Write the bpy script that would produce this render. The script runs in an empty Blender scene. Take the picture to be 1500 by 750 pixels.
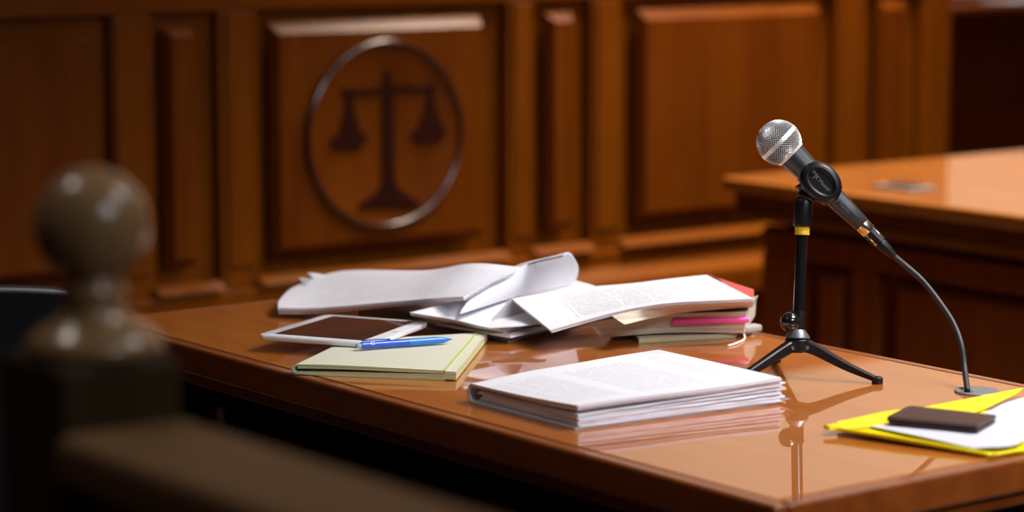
import bpy, bmesh, math, random
from mathutils import Vector, Matrix, noise

# ------------------------------------------------------------------ camera
F, PITCH, YAW, CAMH = 3804.0, math.radians(8.05), math.radians(-37.3), 1.297
scn = bpy.context.scene
COL = scn.collection
cd = bpy.data.cameras.new('camera'); cam = bpy.data.objects.new('camera', cd); COL.objects.link(cam)
cam.location = (0, 0, CAMH)
cam.rotation_euler = (math.pi/2 - PITCH, 0, YAW)
cd.sensor_width = 36; cd.lens = F/1500*36
cd.dof.use_dof = True; cd.dof.focus_distance = 2.96; cd.dof.aperture_fstop = 3.0
cd.clip_start = 0.05
scn.camera = cam
# ------------------------------------------------------------------ view, world, lights
vs = scn.view_settings
vs.view_transform = 'Standard'; vs.look = 'None'; vs.gamma = 1; vs.use_curve_mapping = False
vs.exposure = -0.2
w = bpy.data.worlds.new('world'); scn.world = w; w.use_nodes = True
w.node_tree.nodes['Background'].inputs[0].default_value = (.8, .85, 1, 1)
w.node_tree.nodes['Background'].inputs[1].default_value = 0.05

def area(name, loc, target, sx, sy, power, col, spread=180):
    l = bpy.data.lights.new(name, 'AREA'); l.shape = 'RECTANGLE'; l.size = sx; l.size_y = sy
    l.energy = power; l.color = col; l.spread = math.radians(spread)
    o = bpy.data.objects.new(name, l); COL.objects.link(o); o.location = loc
    d = Vector(target) - Vector(loc)
    o.rotation_euler = d.to_track_quat('-Z', 'Y').to_euler()
    return o
area('ceiling_downlight', (3.0, 1.15, 2.95), (2.5, 1.95, .75), 1.4, 1.0, 33, (.99, .97, 1), 76)
area('fill_light_rear', (1.9, -1.1, 2.95), (2.35, 2.1, .8), 1.8, 1.0, 14, (.90, .93, 1), 56)  # added fill from behind the camera for the book and paper fronts
area('far_wall_fill', (6.4, 4.8, 2.95), (6.4, 6.5, 1.9), 3.2, .6, 60, (1, .92, .84), 180)  # added fill that brightens the far wall for the table reflections
area('bench_streak_fill', (4.15, 3.92, 2.95), (3.95, 4.0, .6), 3.3, .4, 105, (1, .84, .66), 80)  # added fill, placed to draw bright streaks on the panel bevels
area('finial_fill', (.35, 2.4, 2.95), (.8, 1.6, 1.0), .25, .25, 2.3, (1, .93, .86), 110)  # small added fill to brighten the ball finial

# ------------------------------------------------------------------ maths helpers
cP, sP, cY, sY = math.cos(PITCH), math.sin(PITCH), math.cos(YAW), math.sin(YAW)
HV = Vector((-sY*cP, cY*cP, -sP)); RV = Vector((cY, sY, 0)); UV_ = RV.cross(HV)
CC = Vector((0, 0, CAMH))
def _ray(x, y): return HV*F + RV*(x-750) - UV_*(y-375)
def at(x, y, z=.75):
    d = _ray(x, y); return CC + d*((z-CAMH)/d.z)
def atY(x, y, Y):
    d = _ray(x, y); return CC + d*(Y/d.y)
def atD(x, y, D):
    return CC + _ray(x, y)*(D/F)

def cr(p0, p1, p2, p3, t):
    return 0.5*((2*p1) + (p2-p0)*t + (2*p0-5*p1+4*p2-p3)*t*t + (3*p1-p0-3*p2+p3)*t*t*t)
def spline(pts, n):
    pts = [Vector(p) for p in pts]
    if len(pts) == 2: return [pts[0].lerp(pts[1], i/n) for i in range(n+1)]
    P = [2*pts[0]-pts[1]] + pts + [2*pts[-1]-pts[-2]]
    out = []; segs = len(pts)-1
    for i in range(n+1):
        s = i/n*segs; k = min(int(s), segs-1)
        out.append(cr(P[k], P[k+1], P[k+2], P[k+3], s-k))
    return out
def upgrid(rows, nu, nv):
    r1 = [spline(r, nu) for r in rows]
    cols = [spline([r[i] for r in r1], nv) for i in range(nu+1)]
    return [[cols[i][j] for i in range(nu+1)] for j in range(nv+1)]

# ------------------------------------------------------------------ object helpers
def link(name, me, parent=None, smooth=False):
    # recentre the mesh on its own box
    xs = [v.co for v in me.vertices]
    lo = Vector([min(c[i] for c in xs) for i in range(3)]); hi = Vector([max(c[i] for c in xs) for i in range(3)])
    c = (lo+hi)/2
    me.transform(Matrix.Translation(-c))
    o = bpy.data.objects.new(name, me); COL.objects.link(o)
    if parent:
        o.parent = parent
        off = Vector(parent['_w']); o.location = c - off
    else: o.location = c
    o['_w'] = c
    if smooth:
        for p in me.polygons: p.use_smooth = True
    return o
def fin(name, bm, mats, parent=None, smooth=False, autosmooth=None):
    bmesh.ops.recalc_face_normals(bm, faces=bm.faces)
    me = bpy.data.meshes.new(name); bm.to_mesh(me); bm.free()
    for m in (mats if isinstance(mats, (list, tuple)) else [mats]): me.materials.append(m)
    if autosmooth is not None:
        for p in me.polygons: p.use_smooth = True
        me.set_sharp_from_angle(angle=math.radians(autosmooth))
    return link(name, me, parent, smooth)
def tag(o, label, cat, group=None):
    o['label'] = label; o['category'] = cat
    if group: o['group'] = group
    return o
def thing(name, loc, label, cat, group=None):
    o = bpy.data.objects.new(name, None); COL.objects.link(o); o.location = loc
    o.empty_display_size = .02; o['_w'] = Vector(loc)
    return tag(o, label, cat, group)
def struct(o): o['kind'] = 'structure'; return o
def bx(bm, x0, x1, y0, y1, z0, z1, bev=0, seg=2):
    v = [bm.verts.new(p) for p in ((x0,y0,z0),(x1,y0,z0),(x1,y1,z0),(x0,y1,z0),(x0,y0,z1),(x1,y0,z1),(x1,y1,z1),(x0,y1,z1))]
    fs = [bm.faces.new([v[i] for i in f]) for f in ((0,3,2,1),(4,5,6,7),(0,1,5,4),(1,2,6,5),(2,3,7,6),(3,0,4,7))]
    if bev:
        es = list({e for f in fs for e in f.edges})
        bmesh.ops.bevel(bm, geom=es, offset=bev, segments=seg, profile=.5, affect='EDGES')
def box(name, x0, x1, y0, y1, z0, z1, mat, parent=None, bev=.002, seg=2):
    bm = bmesh.new(); bx(bm, x0, x1, y0, y1, z0, z1, bev, seg)
    return fin(name, bm, mat, parent)
def basis(d, up=Vector((0, 0, 1))):
    d = d.normalized()
    a = up.cross(d)
    if a.length < 1e-4: a = Vector((1, 0, 0)).cross(d)
    a.normalize(); b = d.cross(a)
    return a, b
def lathe(bm, p0, axis, prof, seg=32, cap=True):
    """prof: list of (t, r) along axis from p0"""
    a, b = basis(axis); axis = axis.normalized(); rings = []
    for t, r in prof:
        c = p0 + axis*t
        if r < 1e-6: rings.append([bm.verts.new(c)]*1); continue
        rings.append([bm.verts.new(c + (a*math.cos(2*math.pi*k/seg) + b*math.sin(2*math.pi*k/seg))*r) for k in range(seg)])
    for r0, r1 in zip(rings, rings[1:]):
        for k in range(seg):
            k2 = (k+1) % seg
            q = []
            for v in (r0[k % len(r0)], r0[k2 % len(r0)], r1[k2 % len(r1)], r1[k % len(r1)]):
                if v not in q: q.append(v)
            if len(q) >= 3:
                try: bm.faces.new(q)
                except ValueError: pass
    if cap:
        for r in (rings[0], rings[-1]):
            if len(r) > 2: bm.faces.new(r)
def tube(bm, pts, r, seg=12, n=None):
    pts = spline(pts, n) if n else [Vector(p) for p in pts]
    rings = []; up = Vector((.3, .2, 1)).normalized()
    for i, p in enumerate(pts):
        d = (pts[min(i+1, len(pts)-1)] - pts[max(i-1, 0)]).normalized()
        a = up.cross(d).normalized(); b = d.cross(a)
        rr = r(i/(len(pts)-1)) if callable(r) else r
        rings.append([bm.verts.new(p + (a*math.cos(2*math.pi*k/seg) + b*math.sin(2*math.pi*k/seg))*rr) for k in range(seg)])
    for r0, r1 in zip(rings, rings[1:]):
        for k in range(seg): bm.faces.new((r0[k], r0[(k+1) % seg], r1[(k+1) % seg], r1[k]))
    bm.faces.new(rings[0]); bm.faces.new(rings[-1])
def slab(name, top, th, mats, parent=None, nu=24, nv=10, bottom=None, rough=0, seed=1):
    """top: rows of control points; th: thickness (downwards) or bottom: rows of control points. mats[0]=faces, mats[1]=edges"""
    T = upgrid(top, nu, nv)
    if bottom: B = upgrid(bottom, nu, nv)
    else: B = [[p - Vector((0, 0, th)) for p in r] for r in T]
    rnd = random.Random(seed)
    if rough:
        for r in range(nv+1):
            for c in range(nu+1):
                if r in (0, nv) or c in (0, nu):
                    d = Vector((rnd.uniform(-1, 1), rnd.uniform(-1, 1), 0))*rough
                    B[r][c] = B[r][c] + d
    bm = bmesh.new(); uv = bm.loops.layers.uv.new('UVMap')
    tv = [[bm.verts.new(p) for p in r] for r in T]; bv = [[bm.verts.new(p) for p in r] for r in B]
    mi = 1 if isinstance(mats, (list, tuple)) and len(mats) > 1 else 0
    for j in range(nv):
        for i in range(nu):
            f = bm.faces.new((tv[j][i], tv[j][i+1], tv[j+1][i+1], tv[j+1][i]))
            for l, (a, b) in zip(f.loops, ((i, j), (i+1, j), (i+1, j+1), (i, j+1))): l[uv].uv = (a/nu, b/nv)
            f.smooth = True
            f = bm.faces.new((bv[j][i], bv[j+1][i], bv[j+1][i+1], bv[j][i+1])); f.smooth = True
            if len(mats if isinstance(mats, (list, tuple)) else [mats]) > 2: f.material_index = 2
    def side(a, b):
        for k in range(len(a)-1):
            f = bm.faces.new((a[k], b[k], b[k+1], a[k+1])); f.material_index = mi
    side(tv[0], bv[0]); side(tv[nv][::-1], bv[nv][::-1])
    side([tv[j][0] for j in range(nv, -1, -1)], [bv[j][0] for j in range(nv, -1, -1)])
    side([tv[j][nu] for j in range(nv+1)], [bv[j][nu] for j in range(nv+1)])
    me = bpy.data.meshes.new(name); bm.normal_update(); bm.to_mesh(me); bm.free()
    for m in (mats if isinstance(mats, (list, tuple)) else [mats]): me.materials.append(m)
    me.set_sharp_from_angle(angle=math.radians(50))
    return link(name, me, parent)
def text_mesh(name, body, size, origin, xdir, ydir, mat, parent, proud=.0002):
    c = bpy.data.curves.new('t', 'FONT'); c.body = body; c.size = size; c.extrude = .00008
    c.align_x = 'CENTER'; c.align_y = 'CENTER'
    t = bpy.data.objects.new('t', c); COL.objects.link(t)
    bpy.context.view_layer.update()
    me = bpy.data.meshes.new_from_object(t.evaluated_get(bpy.context.evaluated_depsgraph_get()))
    bpy.data.objects.remove(t)
    x = xdir.normalized(); y = (ydir - x*ydir.dot(x)).normalized(); z = x.cross(y)
    M = Matrix((x, y, z)).transposed().to_4x4(); M.translation = origin + z*proud
    me.transform(M); me.materials.clear(); me.materials.append(mat); me.name = name
    return link(name, me, parent)

# ------------------------------------------------------------------ materials
def nt(name):
    m = bpy.data.materials.new(name); m.use_nodes = True; n = m.node_tree
    return m, n, n.nodes['Principled BSDF']
def plain(name, col, rough=.5, metal=0, coat=0, spec=.5, bump=0, bscale=300, trans=0, var=0):
    m, n, b = nt(name)
    b.inputs['Base Color'].default_value = (*col, 1); b.inputs['Roughness'].default_value = rough
    b.inputs['Metallic'].default_value = metal; b.inputs['Coat Weight'].default_value = coat
    b.inputs['Coat Roughness'].default_value = .08; b.inputs['Specular IOR Level'].default_value = spec
    b.inputs['Transmission Weight'].default_value = trans
    tc = n.nodes.new('ShaderNodeTexCoord')
    if bump or var:
        no = n.nodes.new('ShaderNodeTexNoise'); no.inputs['Scale'].default_value = bscale; no.inputs['Detail'].default_value = 4
        n.links.new(tc.outputs['Object'], no.inputs['Vector'])
    if bump:
        bp = n.nodes.new('ShaderNodeBump'); bp.inputs['Strength'].default_value = bump; bp.inputs['Distance'].default_value = .001
        n.links.new(no.outputs['Fac'], bp.inputs['Height']); n.links.new(bp.outputs[0], b.inputs['Normal'])
    if var:
        mx = n.nodes.new('ShaderNodeMix'); mx.data_type = 'RGBA'
        mx.inputs[6].default_value = (*[c*(1-var) for c in col], 1); mx.inputs[7].default_value = (*[min(1, c*(1+var)) for c in col], 1)
        n.links.new(no.outputs['Fac'], mx.inputs[0]); n.links.new(mx.outputs[2], b.inputs['Base Color'])
    return m
def wood(name, dark, light, axis='Y', rough=.3, coat=0, coatr=.05, scale=1.0, spec=.5, bump=.05):
    m, n, b = nt(name); N = n.nodes.new; L = n.links.new
    tc = N('ShaderNodeTexCoord'); mp = N('ShaderNodeMapping')
    s = {'X': (1.2, 14, 14), 'Y': (14, 1.2, 14), 'Z': (14, 14, 1.2)}[axis]
    mp.inputs['Scale'].default_value = [k*scale for k in s]
    oi = N('ShaderNodeObjectInfo'); ad = N('ShaderNodeVectorMath'); ad.operation = 'ADD'
    ml = N('ShaderNodeMath'); ml.operation = 'MULTIPLY'; ml.inputs[1].default_value = 9
    L(oi.outputs['Random'], ml.inputs[0])
    L(tc.outputs['Object'], ad.inputs[0]); L(ml.outputs[0], ad.inputs[1]); L(ad.outputs[0], mp.inputs['Vector'])
    n1 = N('ShaderNodeTexNoise'); n1.inputs['Scale'].default_value = 1.6; n1.inputs['Detail'].default_value = 5; n1.inputs['Distortion'].default_value = .7
    n2 = N('ShaderNodeTexNoise'); n2.inputs['Scale'].default_value = 11; n2.inputs['Detail'].default_value = 6
    L(mp.outputs[0], n1.inputs['Vector']); L(mp.outputs[0], n2.inputs['Vector'])
    mm = N('ShaderNodeMath'); mm.operation = 'MULTIPLY_ADD'; mm.inputs[1].default_value = .35; L(n2.outputs['Fac'], mm.inputs[0])
    m3 = N('ShaderNodeMath'); m3.operation = 'MULTIPLY'; m3.inputs[1].default_value = .65; L(n1.outputs['Fac'], m3.inputs[0]); L(m3.outputs[0], mm.inputs[2])
    rp = N('ShaderNodeValToRGB'); rp.color_ramp.elements[0].position = .3; rp.color_ramp.elements[1].position = .7
    rp.color_ramp.elements[0].color = (*dark, 1); rp.color_ramp.elements[1].color = (*light, 1)
    L(mm.outputs[0], rp.inputs[0]); L(rp.outputs[0], b.inputs['Base Color'])
    b.inputs['Roughness'].default_value = rough; b.inputs['Coat Weight'].default_value = coat; b.inputs['Coat Roughness'].default_value = coatr
    if coat >= .85: b.inputs['Coat IOR'].default_value = 1.7
    b.inputs['Specular IOR Level'].default_value = spec
    if bump:
        bp = N('ShaderNodeBump'); bp.inputs['Strength'].default_value = bump; bp.inputs['Distance'].default_value = .001
        L(n2.outputs['Fac'], bp.inputs['Height']); L(bp.outputs[0], b.inputs['Normal'])
    return m
def printed(name, col, ink, lines, u0, u1, v0, v1, along_u=True, seed=0., strength=.75, gap=.16, wordscale=22):
    """paper with rows of print; rows run along v when along_u is True"""
    m, n, b = nt(name); N = n.nodes.new; L = n.links.new
    uvn = N('ShaderNodeUVMap'); sp = N('ShaderNodeSeparateXYZ'); L(uvn.outputs[0], sp.inputs[0])
    a, c = (sp.outputs[0], sp.outputs[1]) if along_u else (sp.outputs[1], sp.outputs[0])
    def M(op, x, y=None):
        q = N('ShaderNodeMath'); q.operation = op
        for i, s in enumerate((x, y)):
            if s is None: continue
            if isinstance(s, (int, float)): q.inputs[i].default_value = s
            else: L(s, q.inputs[i])
        return q.outputs[0]
    ln = M('MULTIPLY', a, lines); row = M('FLOOR', ln); fr = M('FRACT', ln)
    inrow = M('MULTIPLY', M('GREATER_THAN', fr, .3), M('LESS_THAN', fr, .72))
    cb = N('ShaderNodeCombineXYZ'); L(M('MULTIPLY', c, wordscale), cb.inputs[0]); L(M('MULTIPLY', row, 3.7), cb.inputs[1]); cb.inputs[2].default_value = seed
    no = N('ShaderNodeTexNoise'); no.inputs['Scale'].default_value = 1.0; no.inputs['Detail'].default_value = 1; L(cb.outputs[0], no.inputs['Vector'])
    word = M('GREATER_THAN', no.outputs['Fac'], .40)
    cb2 = N('ShaderNodeCombineXYZ'); L(M('MULTIPLY', row, .37), cb2.inputs[0]); cb2.inputs[1].default_value = seed*3
    n2 = N('ShaderNodeTexNoise'); n2.inputs['Scale'].default_value = 1; L(cb2.outputs[0], n2.inputs['Vector'])
    para = M('GREATER_THAN', n2.outputs['Fac'], gap+.2)
    # ragged line ends
    cb3 = N('ShaderNodeCombineXYZ'); L(M('MULTIPLY', row, 5.3), cb3.inputs[0]); n3 = N('ShaderNodeTexNoise'); L(cb3.outputs[0], n3.inputs['Vector'])
    end = M('ADD', M('MULTIPLY', n3.outputs['Fac'], .5), v1-.25)
    mask = M('MULTIPLY', M('GREATER_THAN', a, u0), M('LESS_THAN', a, u1))
    mask = M('MULTIPLY', mask, M('MULTIPLY', M('GREATER_THAN', c, v0), M('LESS_THAN', c, M('MINIMUM', end, v1))))
    t = M('MULTIPLY', M('MULTIPLY', inrow, word), M('MULTIPLY', para, mask)); t = M('MULTIPLY', t, strength)
    mx = N('ShaderNodeMix'); mx.data_type = 'RGBA'; mx.inputs[6].default_value = (*col, 1); mx.inputs[7].default_value = (*ink, 1)
    L(t, mx.inputs[0]); L(mx.outputs[2], b.inputs['Base Color'])
    b.inputs['Roughness'].default_value = .75; b.inputs['Specular IOR Level'].default_value = .25
    return m
def edges(name, c0, c1, scale=900):
    """the cut edge of a block of sheets: thin horizontal layers"""
    m, n, b = nt(name); N = n.nodes.new; L = n.links.new
    tc = N('ShaderNodeTexCoord'); mp = N('ShaderNodeMapping'); mp.inputs['Scale'].default_value = (6, 6, scale)
    L(tc.outputs['Object'], mp.inputs[0]); no = N('ShaderNodeTexNoise'); no.inputs['Scale'].default_value = 1; no.inputs['Detail'].default_value = 3
    L(mp.outputs[0], no.inputs['Vector'])
    rp = N('ShaderNodeValToRGB'); rp.color_ramp.elements[0].position = .35; rp.color_ramp.elements[1].position = .6
    rp.color_ramp.elements[0].color = (*c0, 1); rp.color_ramp.elements[1].color = (*c1, 1)
    L(no.outputs['Fac'], rp.inputs[0]); L(rp.outputs[0], b.inputs['Base Color']); b.inputs['Roughness'].default_value = .8
    b.inputs['Specular IOR Level'].default_value = .2
    bp = N('ShaderNodeBump'); bp.inputs['Strength'].default_value = .4; bp.inputs['Distance'].default_value = .0005
    L(no.outputs['Fac'], bp.inputs['Height']); L(bp.outputs[0], b.inputs['Normal'])
    return m

W_TABLE = wood('table_wood', (.36, .095, .010), (.50, .155, .019), 'Y', .4, 1, .012, 1.2, .3, 0)
W_EDGE = wood('table_edge_wood', (.16, .032, .004), (.27, .066, .009), 'Y', .35, .8, .05, 1.2, .5, 0)
W_DESK = wood('desk_wood', (.25, .068, .004), (.40, .13, .008), 'Y', .4, 1, .03, 1, .4, 0)
W_WALLV = wood('panel_wood_upright', (.115, .027, .0007), (.20, .054, .0012), 'Z', .30, .0, .2, .9, .32)
W_WALLH = wood('panel_wood_level', (.115, .027, .0007), (.20, .054, .0012), 'X', .30, .0, .2, .9, .32)
W_FIELD = wood('panel_wood_field', (.095, .019, .0007), (.165, .041, .0012), 'Z', .30, .0, .2, .7, .32)
W_EMB = wood('emblem_wood', (.018, .003, .001), (.036, .006, .002), 'Z', .5, 0, .2, 1, .15)
W_DARK = wood('dark_wood', (.13, .026, .002), (.20, .044, .003), 'X', .6, 0, .2, .8, .1)
W_RAIL = wood('rail_wood', (.145, .080, .034), (.23, .127, .058), 'Y', .5, 0, .2, 1, .12)
W_POST = wood('post_wood_dimmed', (.030, .018, .006), (.055, .032, .012), 'Z', .5, 0, .2, 1, .12)  # foreground dimness put into the rail and post colours
W_BALL = wood('finial_wood_lit', (.24, .135, .055), (.36, .22, .10), 'Z', .3, .5, .15, 1, .5)  # paler than the post: the lit look of the ball is in the colour
M_PAPER = plain('white_paper', (.75, .75, .79), .8, spec=.2, bump=.05, bscale=900)
M_PAPER_EDGE = edges('white_sheet_edges', (.60, .59, .68), (.80, .80, .86))
M_BOOKEDGE = edges('cream_sheet_edges', (.50, .42, .32), (.72, .64, .52), 1200)
M_CREAM = plain('cream_cover', (.74, .70, .52), .6, spec=.3, bump=.05)
M_BLACK = plain('black_plastic', (.007, .007, .008), .36, spec=.35, bump=.03, bscale=1500)
M_BLACKGLOSS = plain('glossy_black', (.008, .008, .009), .15, coat=.5)
M_BODY = plain('mic_black_lacquer', (.022, .023, .026), .42, spec=.6, bump=.03, bscale=2500)
M_CHROME = plain('wire_steel', (.84, .83, .81), .38, .5)
M_NICKEL = plain('nickel', (.78, .70, .58), .22, 1)
M_GREYM = plain('grey_metal', (.25, .25, .26), .4, .7)
M_INNER = plain('grille_foam', (.02, .02, .022), .9)
M_YEL = plain('yellow_band', (.80, .50, .02), .45)
M_INK = plain('pale_lettering', (.16, .16, .16), .6)
M_WHITEINK = plain('white_lettering', (.85, .88, .95), .6)

# ------------------------------------------------------------------ room
def quadbox(name, *a, mat): return struct(box(name, *a, mat, None, 0))
M_FLOOR = plain('floor_carpet', (.10, .05, .03), .9, bump=.3, bscale=400, var=.3)
M_CEIL = plain('ceiling_paint', (.55, .50, .43), .9)
M_PALE = plain('pale_wall_paint', (.82, .70, .57), .85, bump=.05, bscale=60)
M_DIMWALL = plain('brown_wall_paint', (.30, .17, .10), .8, bump=.05, bscale=60)
quadbox('floor', -2.0, 8.0, -2.0, 6.5, -.1, 0, mat=M_FLOOR)
quadbox('ceiling', -2.0, 8.0, -2.0, 6.5, 3.1, 3.2, mat=M_CEIL)
quadbox('wall_back', -2.0, 8.0, 6.5, 6.6, 0, 3.1, mat=M_PALE)
quadbox('wall_right', 8.0, 8.1, -2.0, 6.6, 0, 3.1, mat=M_PALE)
quadbox('wall_left', -2.1, -2.0, -2.0, 6.6, 0, 3.1, mat=M_DIMWALL)
quadbox('wall_front', -2.0, 8.0, -2.1, -2.0, 0, 3.1, mat=M_DIMWALL)

# ------------------------------------------------------------------ panelled judge's bench
YW = 4.16
bench = thing('panelled_bench', (2.9, YW, 0), "tall judge's bench front of varnished orange-brown raised panels carrying the round scales emblem", 'bench')
box('core', .2, 4.41, YW+.028, YW+.34, .0, 1.24, W_WALLV, bench)
box('top_cap', .15, 4.45, YW-.004, YW+.38, 1.24, 1.275, W_WALLH, bench, .008, 3)
OP = [(0.95, 1.55), (1.62, 2.262), (2.345, 2.485), (2.569, 3.157), (3.225, 3.375), (3.456, 4.075), (4.17, 4.35)]
RA = [(1.0, 1.5), (1.66, 2.225), (2.374, 2.439), (2.605, 3.101), (3.265, 3.336), (3.509, 4.03), (4.215, 4.30)]
RA = [(a*(YW-.014)/YW, b*(YW-.014)/YW) for a, b in RA]
ZB, ZT = .572, 1.072
# stiles between the openings
xs = [.2] + [v for o in OP for v in o] + [4.41]
for k in range(0, len(xs), 2):
    x0, x1 = xs[k], xs[k+1]
    box('stile', x0, x1, YW, YW+.03, ZB-.02, ZT, W_WALLV, bench, .003)
for k, (x0, x1) in enumerate([(2.262, 2.335), (2.495, 2.56), (3.165, 3.22), (3.38, 3.45), (4.085, 4.165)]):
    if x1-x0 > .03:
        box('pilaster', x0+.006, x1-.002, YW-.005, YW, ZB+.02, ZT, W_WALLV, bench, .004, 3)
box('top_rail', .2, 4.41, YW, YW+.03, ZT, 1.16, W_WALLH, bench, .004)
box('cornice', .2, 4.42, YW-.006, YW+.03, 1.16, 1.24, W_WALLH, bench, .004, 3)
def wedge(name, x0, x1, z0, z1, yo, yi, mat, parent):
    """upward-facing chamfer strip: outer lip at height z0 (y=yo), inner at z1 (y=yi)"""
    bm = bmesh.new()
    a = [bm.verts.new(p) for p in ((x0, yo, z0), (x1, yo, z0), (x1, yi, z1), (x0, yi, z1), (x0, yi, z0-.002), (x1, yi, z0-.002))]
    bm.faces.new((a[0], a[1], a[2], a[3])); bm.faces.new((a[0], a[4], a[5], a[1])); bm.faces.new((a[0], a[3], a[4])); bm.faces.new((a[1], a[5], a[2])); bm.faces.new((a[3], a[2], a[5], a[4]))
    return fin(name, bm, mat, parent)
for (x0, x1), (r0, r1) in zip(OP, RA):
    # sloped sill at the foot of the opening
    wedge('panel_sill', x0*.9935, x1*.9935, ZB-.012, ZB+.002, YW-.044, YW-.018, W_WALLH, bench)
    # raised field: wide chamfers all round
    zf0, zf1 = ZB+.03, 1.048; yb, yf = YW+.006, YW-.018; c = .021 if r1-r0 > .12 else .018
    bm = bmesh.new()
    o = [bm.verts.new(p) for p in ((r0-.0, yb, zf0), (r1, yb, zf0), (r1, yb, zf1), (r0, yb, zf1))]
    i = [bm.verts.new(p) for p in ((r0+.012, yf, zf0+c), (r1-.012, yf, zf0+c), (r1-.012, yf, zf1-c), (r0+.012, yf, zf1-c))]
    bm.faces.new(i); bm.faces.new(o[::-1])
    for k in range(4): bm.faces.new((o[k], o[(k+1) % 4], i[(k+1) % 4], i[k]))
    fin('raised_panel', bm, W_FIELD, bench)
box('bottom_rail', .2, 4.41, YW-.030, YW+.03, .50, ZB-.02, W_WALLH, bench, .003)
bm = bmesh.new()
pr_ = [(YW-.031, .519), (YW-.036, .517), (YW-.062, .492), (YW-.064, .482), (YW-.064, .44), (YW-.02, .43), (YW+.03, .43), (YW+.03, .519)]
A = [bm.verts.new((.2, y, z)) for y, z in pr_]; B = [bm.verts.new((4.41, y, z)) for y, z in pr_]
bm.faces.new(A); bm.faces.new(B[::-1])
for k in range(len(pr_)): bm.faces.new((A[k], A[(k+1) % len(pr_)], B[(k+1) % len(pr_)], B[k]))
fin('ledge_moulding', bm, W_WALLH, bench)
box('base_board', .2, 4.41, YW-.01, YW+.03, 0, .43, W_WALLH, bench, .004)
box('end_post', 4.385, 4.43, YW-.012, YW+.34, 0, 1.24, W_WALLV, bench, .004)

# emblem ------------------------------------------------------------
def E3(px, py, y): 
    p = atY(px, py, y); return (p.x, p.z)
emb = thing('x', (0, 0, 0), '', ''); bpy.data.objects.remove(emb)
_e = atY(565, 197.5, YW-.022); ec = Vector((_e.x, YW, _e.z)); ER = .182
bm = bmesh.new()
lathe(bm, Vector((ec.x, YW-.016, ec.z)), Vector((0, -1, 0)), [(0, ER), (.006, ER), (.008, ER-.003), (.008, ER-.012), (.0055, ER-.018), (.0055, 0.0)], 72, False)
emblem = fin('emblem_disc', bm, W_FIELD, bench, autosmooth=35)
bm = bmesh.new()
prof = []
for k in range(9):
    a = 2*math.pi*k/8; prof.append((.004 + .006*math.cos(a)+.004, ER-.003 + .0075*math.sin(a)))
lathe(bm, Vector((ec.x, YW-.016, ec.z)), Vector((0, -1, 0)), prof, 72, False)
W_RING = wood('ring_wood', (.035, .007, .001), (.065, .014, .002), 'Z', .22, .4, .2, 1, .6)
fin('emblem_ring', bm, W_RING, emblem, smooth=True)
def plate(name, pts, y0, y1, parent):
    bm = bmesh.new()
    a = [bm.verts.new((x, y0, z)) for x, z in pts]; b = [bm.verts.new((x, y1, z)) for x, z in pts]
    bm.faces.new(a); bm.faces.new(b[::-1])
    for k in range(len(pts)): bm.faces.new((a[k], b[k], b[(k+1) % len(pts)], a[(k+1) % len(pts)]))
    bmesh.ops.triangulate(bm, faces=[f for f in bm.faces if len(f.verts) > 4])
    return fin(name, bm, W_EMB, parent)
ye, yd = YW-.027, YW-.017
def EP(L): return [E3(x, y, YW-.022) for x, y in L]
bm = bmesh.new(); vr = []
for y, xl, xr in ((103,566,568),(107,562,571),(122,562,571),(127,560,576),(200,560,576.5),(264,560.5,577),(277,555,584),(287,543,599),(293,533,608),(299,526,615),(303,526,615)):
    l, r = E3(xl, y, YW-.022), E3(xr, y, YW-.022); vr.append([bm.verts.new((l[0], ye, l[1])), bm.verts.new((r[0], ye, r[1])), bm.verts.new((r[0], yd, r[1])), bm.verts.new((l[0], yd, l[1]))])
for a, b in zip(vr, vr[1:]):
    for k in range(4): bm.faces.new((a[k], a[(k+1) % 4], b[(k+1) % 4], b[k]))
bm.faces.new(vr[0]); bm.faces.new(vr[-1])
fin('pillar', bm, W_EMB, emblem)
plate('beam', EP([(502,129),(520,131),(545,129),(568,123),(592,124),(615,126),(637,122),(637,131),(616,134),(592,132),(569,132),(546,137),(520,139),(502,138)]), ye-.001, yd, emblem)
plate('scale_pan', EP([(509,138),(513,138),(519,165),(529,196),(538,198),(536,208),(525,217),(497,219),(486,212),(484,202),(494,198),(504,168)]), ye, yd, emblem)
plate('scale_pan', EP([(628,130),(632,130),(638,158),(646,186),(653,188),(651,198),(641,206),(615,208),(604,202),(602,193),(611,189),(622,160)]), ye, yd, emblem)

# ------------------------------------------------------------------ far right: low partition, cabinet, sheet
part_ = thing('low_partition', (5.95, 5.35, 0), 'low dark wooden partition far behind the right-hand desk, beyond the bench end', 'partition')
box('panel', 4.75, 7.2, 5.35, 5.40, 0, .975, W_DARK, part_)
box('cap_rail', 4.75, 7.2, 5.345, 5.405, .975, .985, W_DARK, part_, .003)
box('counter', 4.73, 7.22, 5.17, 5.35, .940, .964, W_DARK, part_, .004)
for k in range(4): box('stile', 4.9+.6*k, 4.98+.6*k, 5.335, 5.35, .05, .935, W_DARK, part_)
M_SHEETG = plain('pale_grey_sheet', (.62, .63, .72), .7)
sh = box('document_tray', 5.81, 6.10, 5.19, 5.33, .9642, .972, M_SHEETG, None, .004)
tag(sh, 'pale grey paper block lying on the counter of the far dark partition', 'paper')
cab = thing('wooden_lectern', (6.1, 6.3, 0), 'brown wooden lectern standing by the pale far wall, beyond the low partition', 'lectern')
box('body', 5.98, 6.26, 6.15, 6.45, 0, 1.14, W_DARK, cab, .004)
box('top', 5.95, 6.29, 6.12, 6.47, 1.14, 1.18, W_WALLH, cab, .006)

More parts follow.
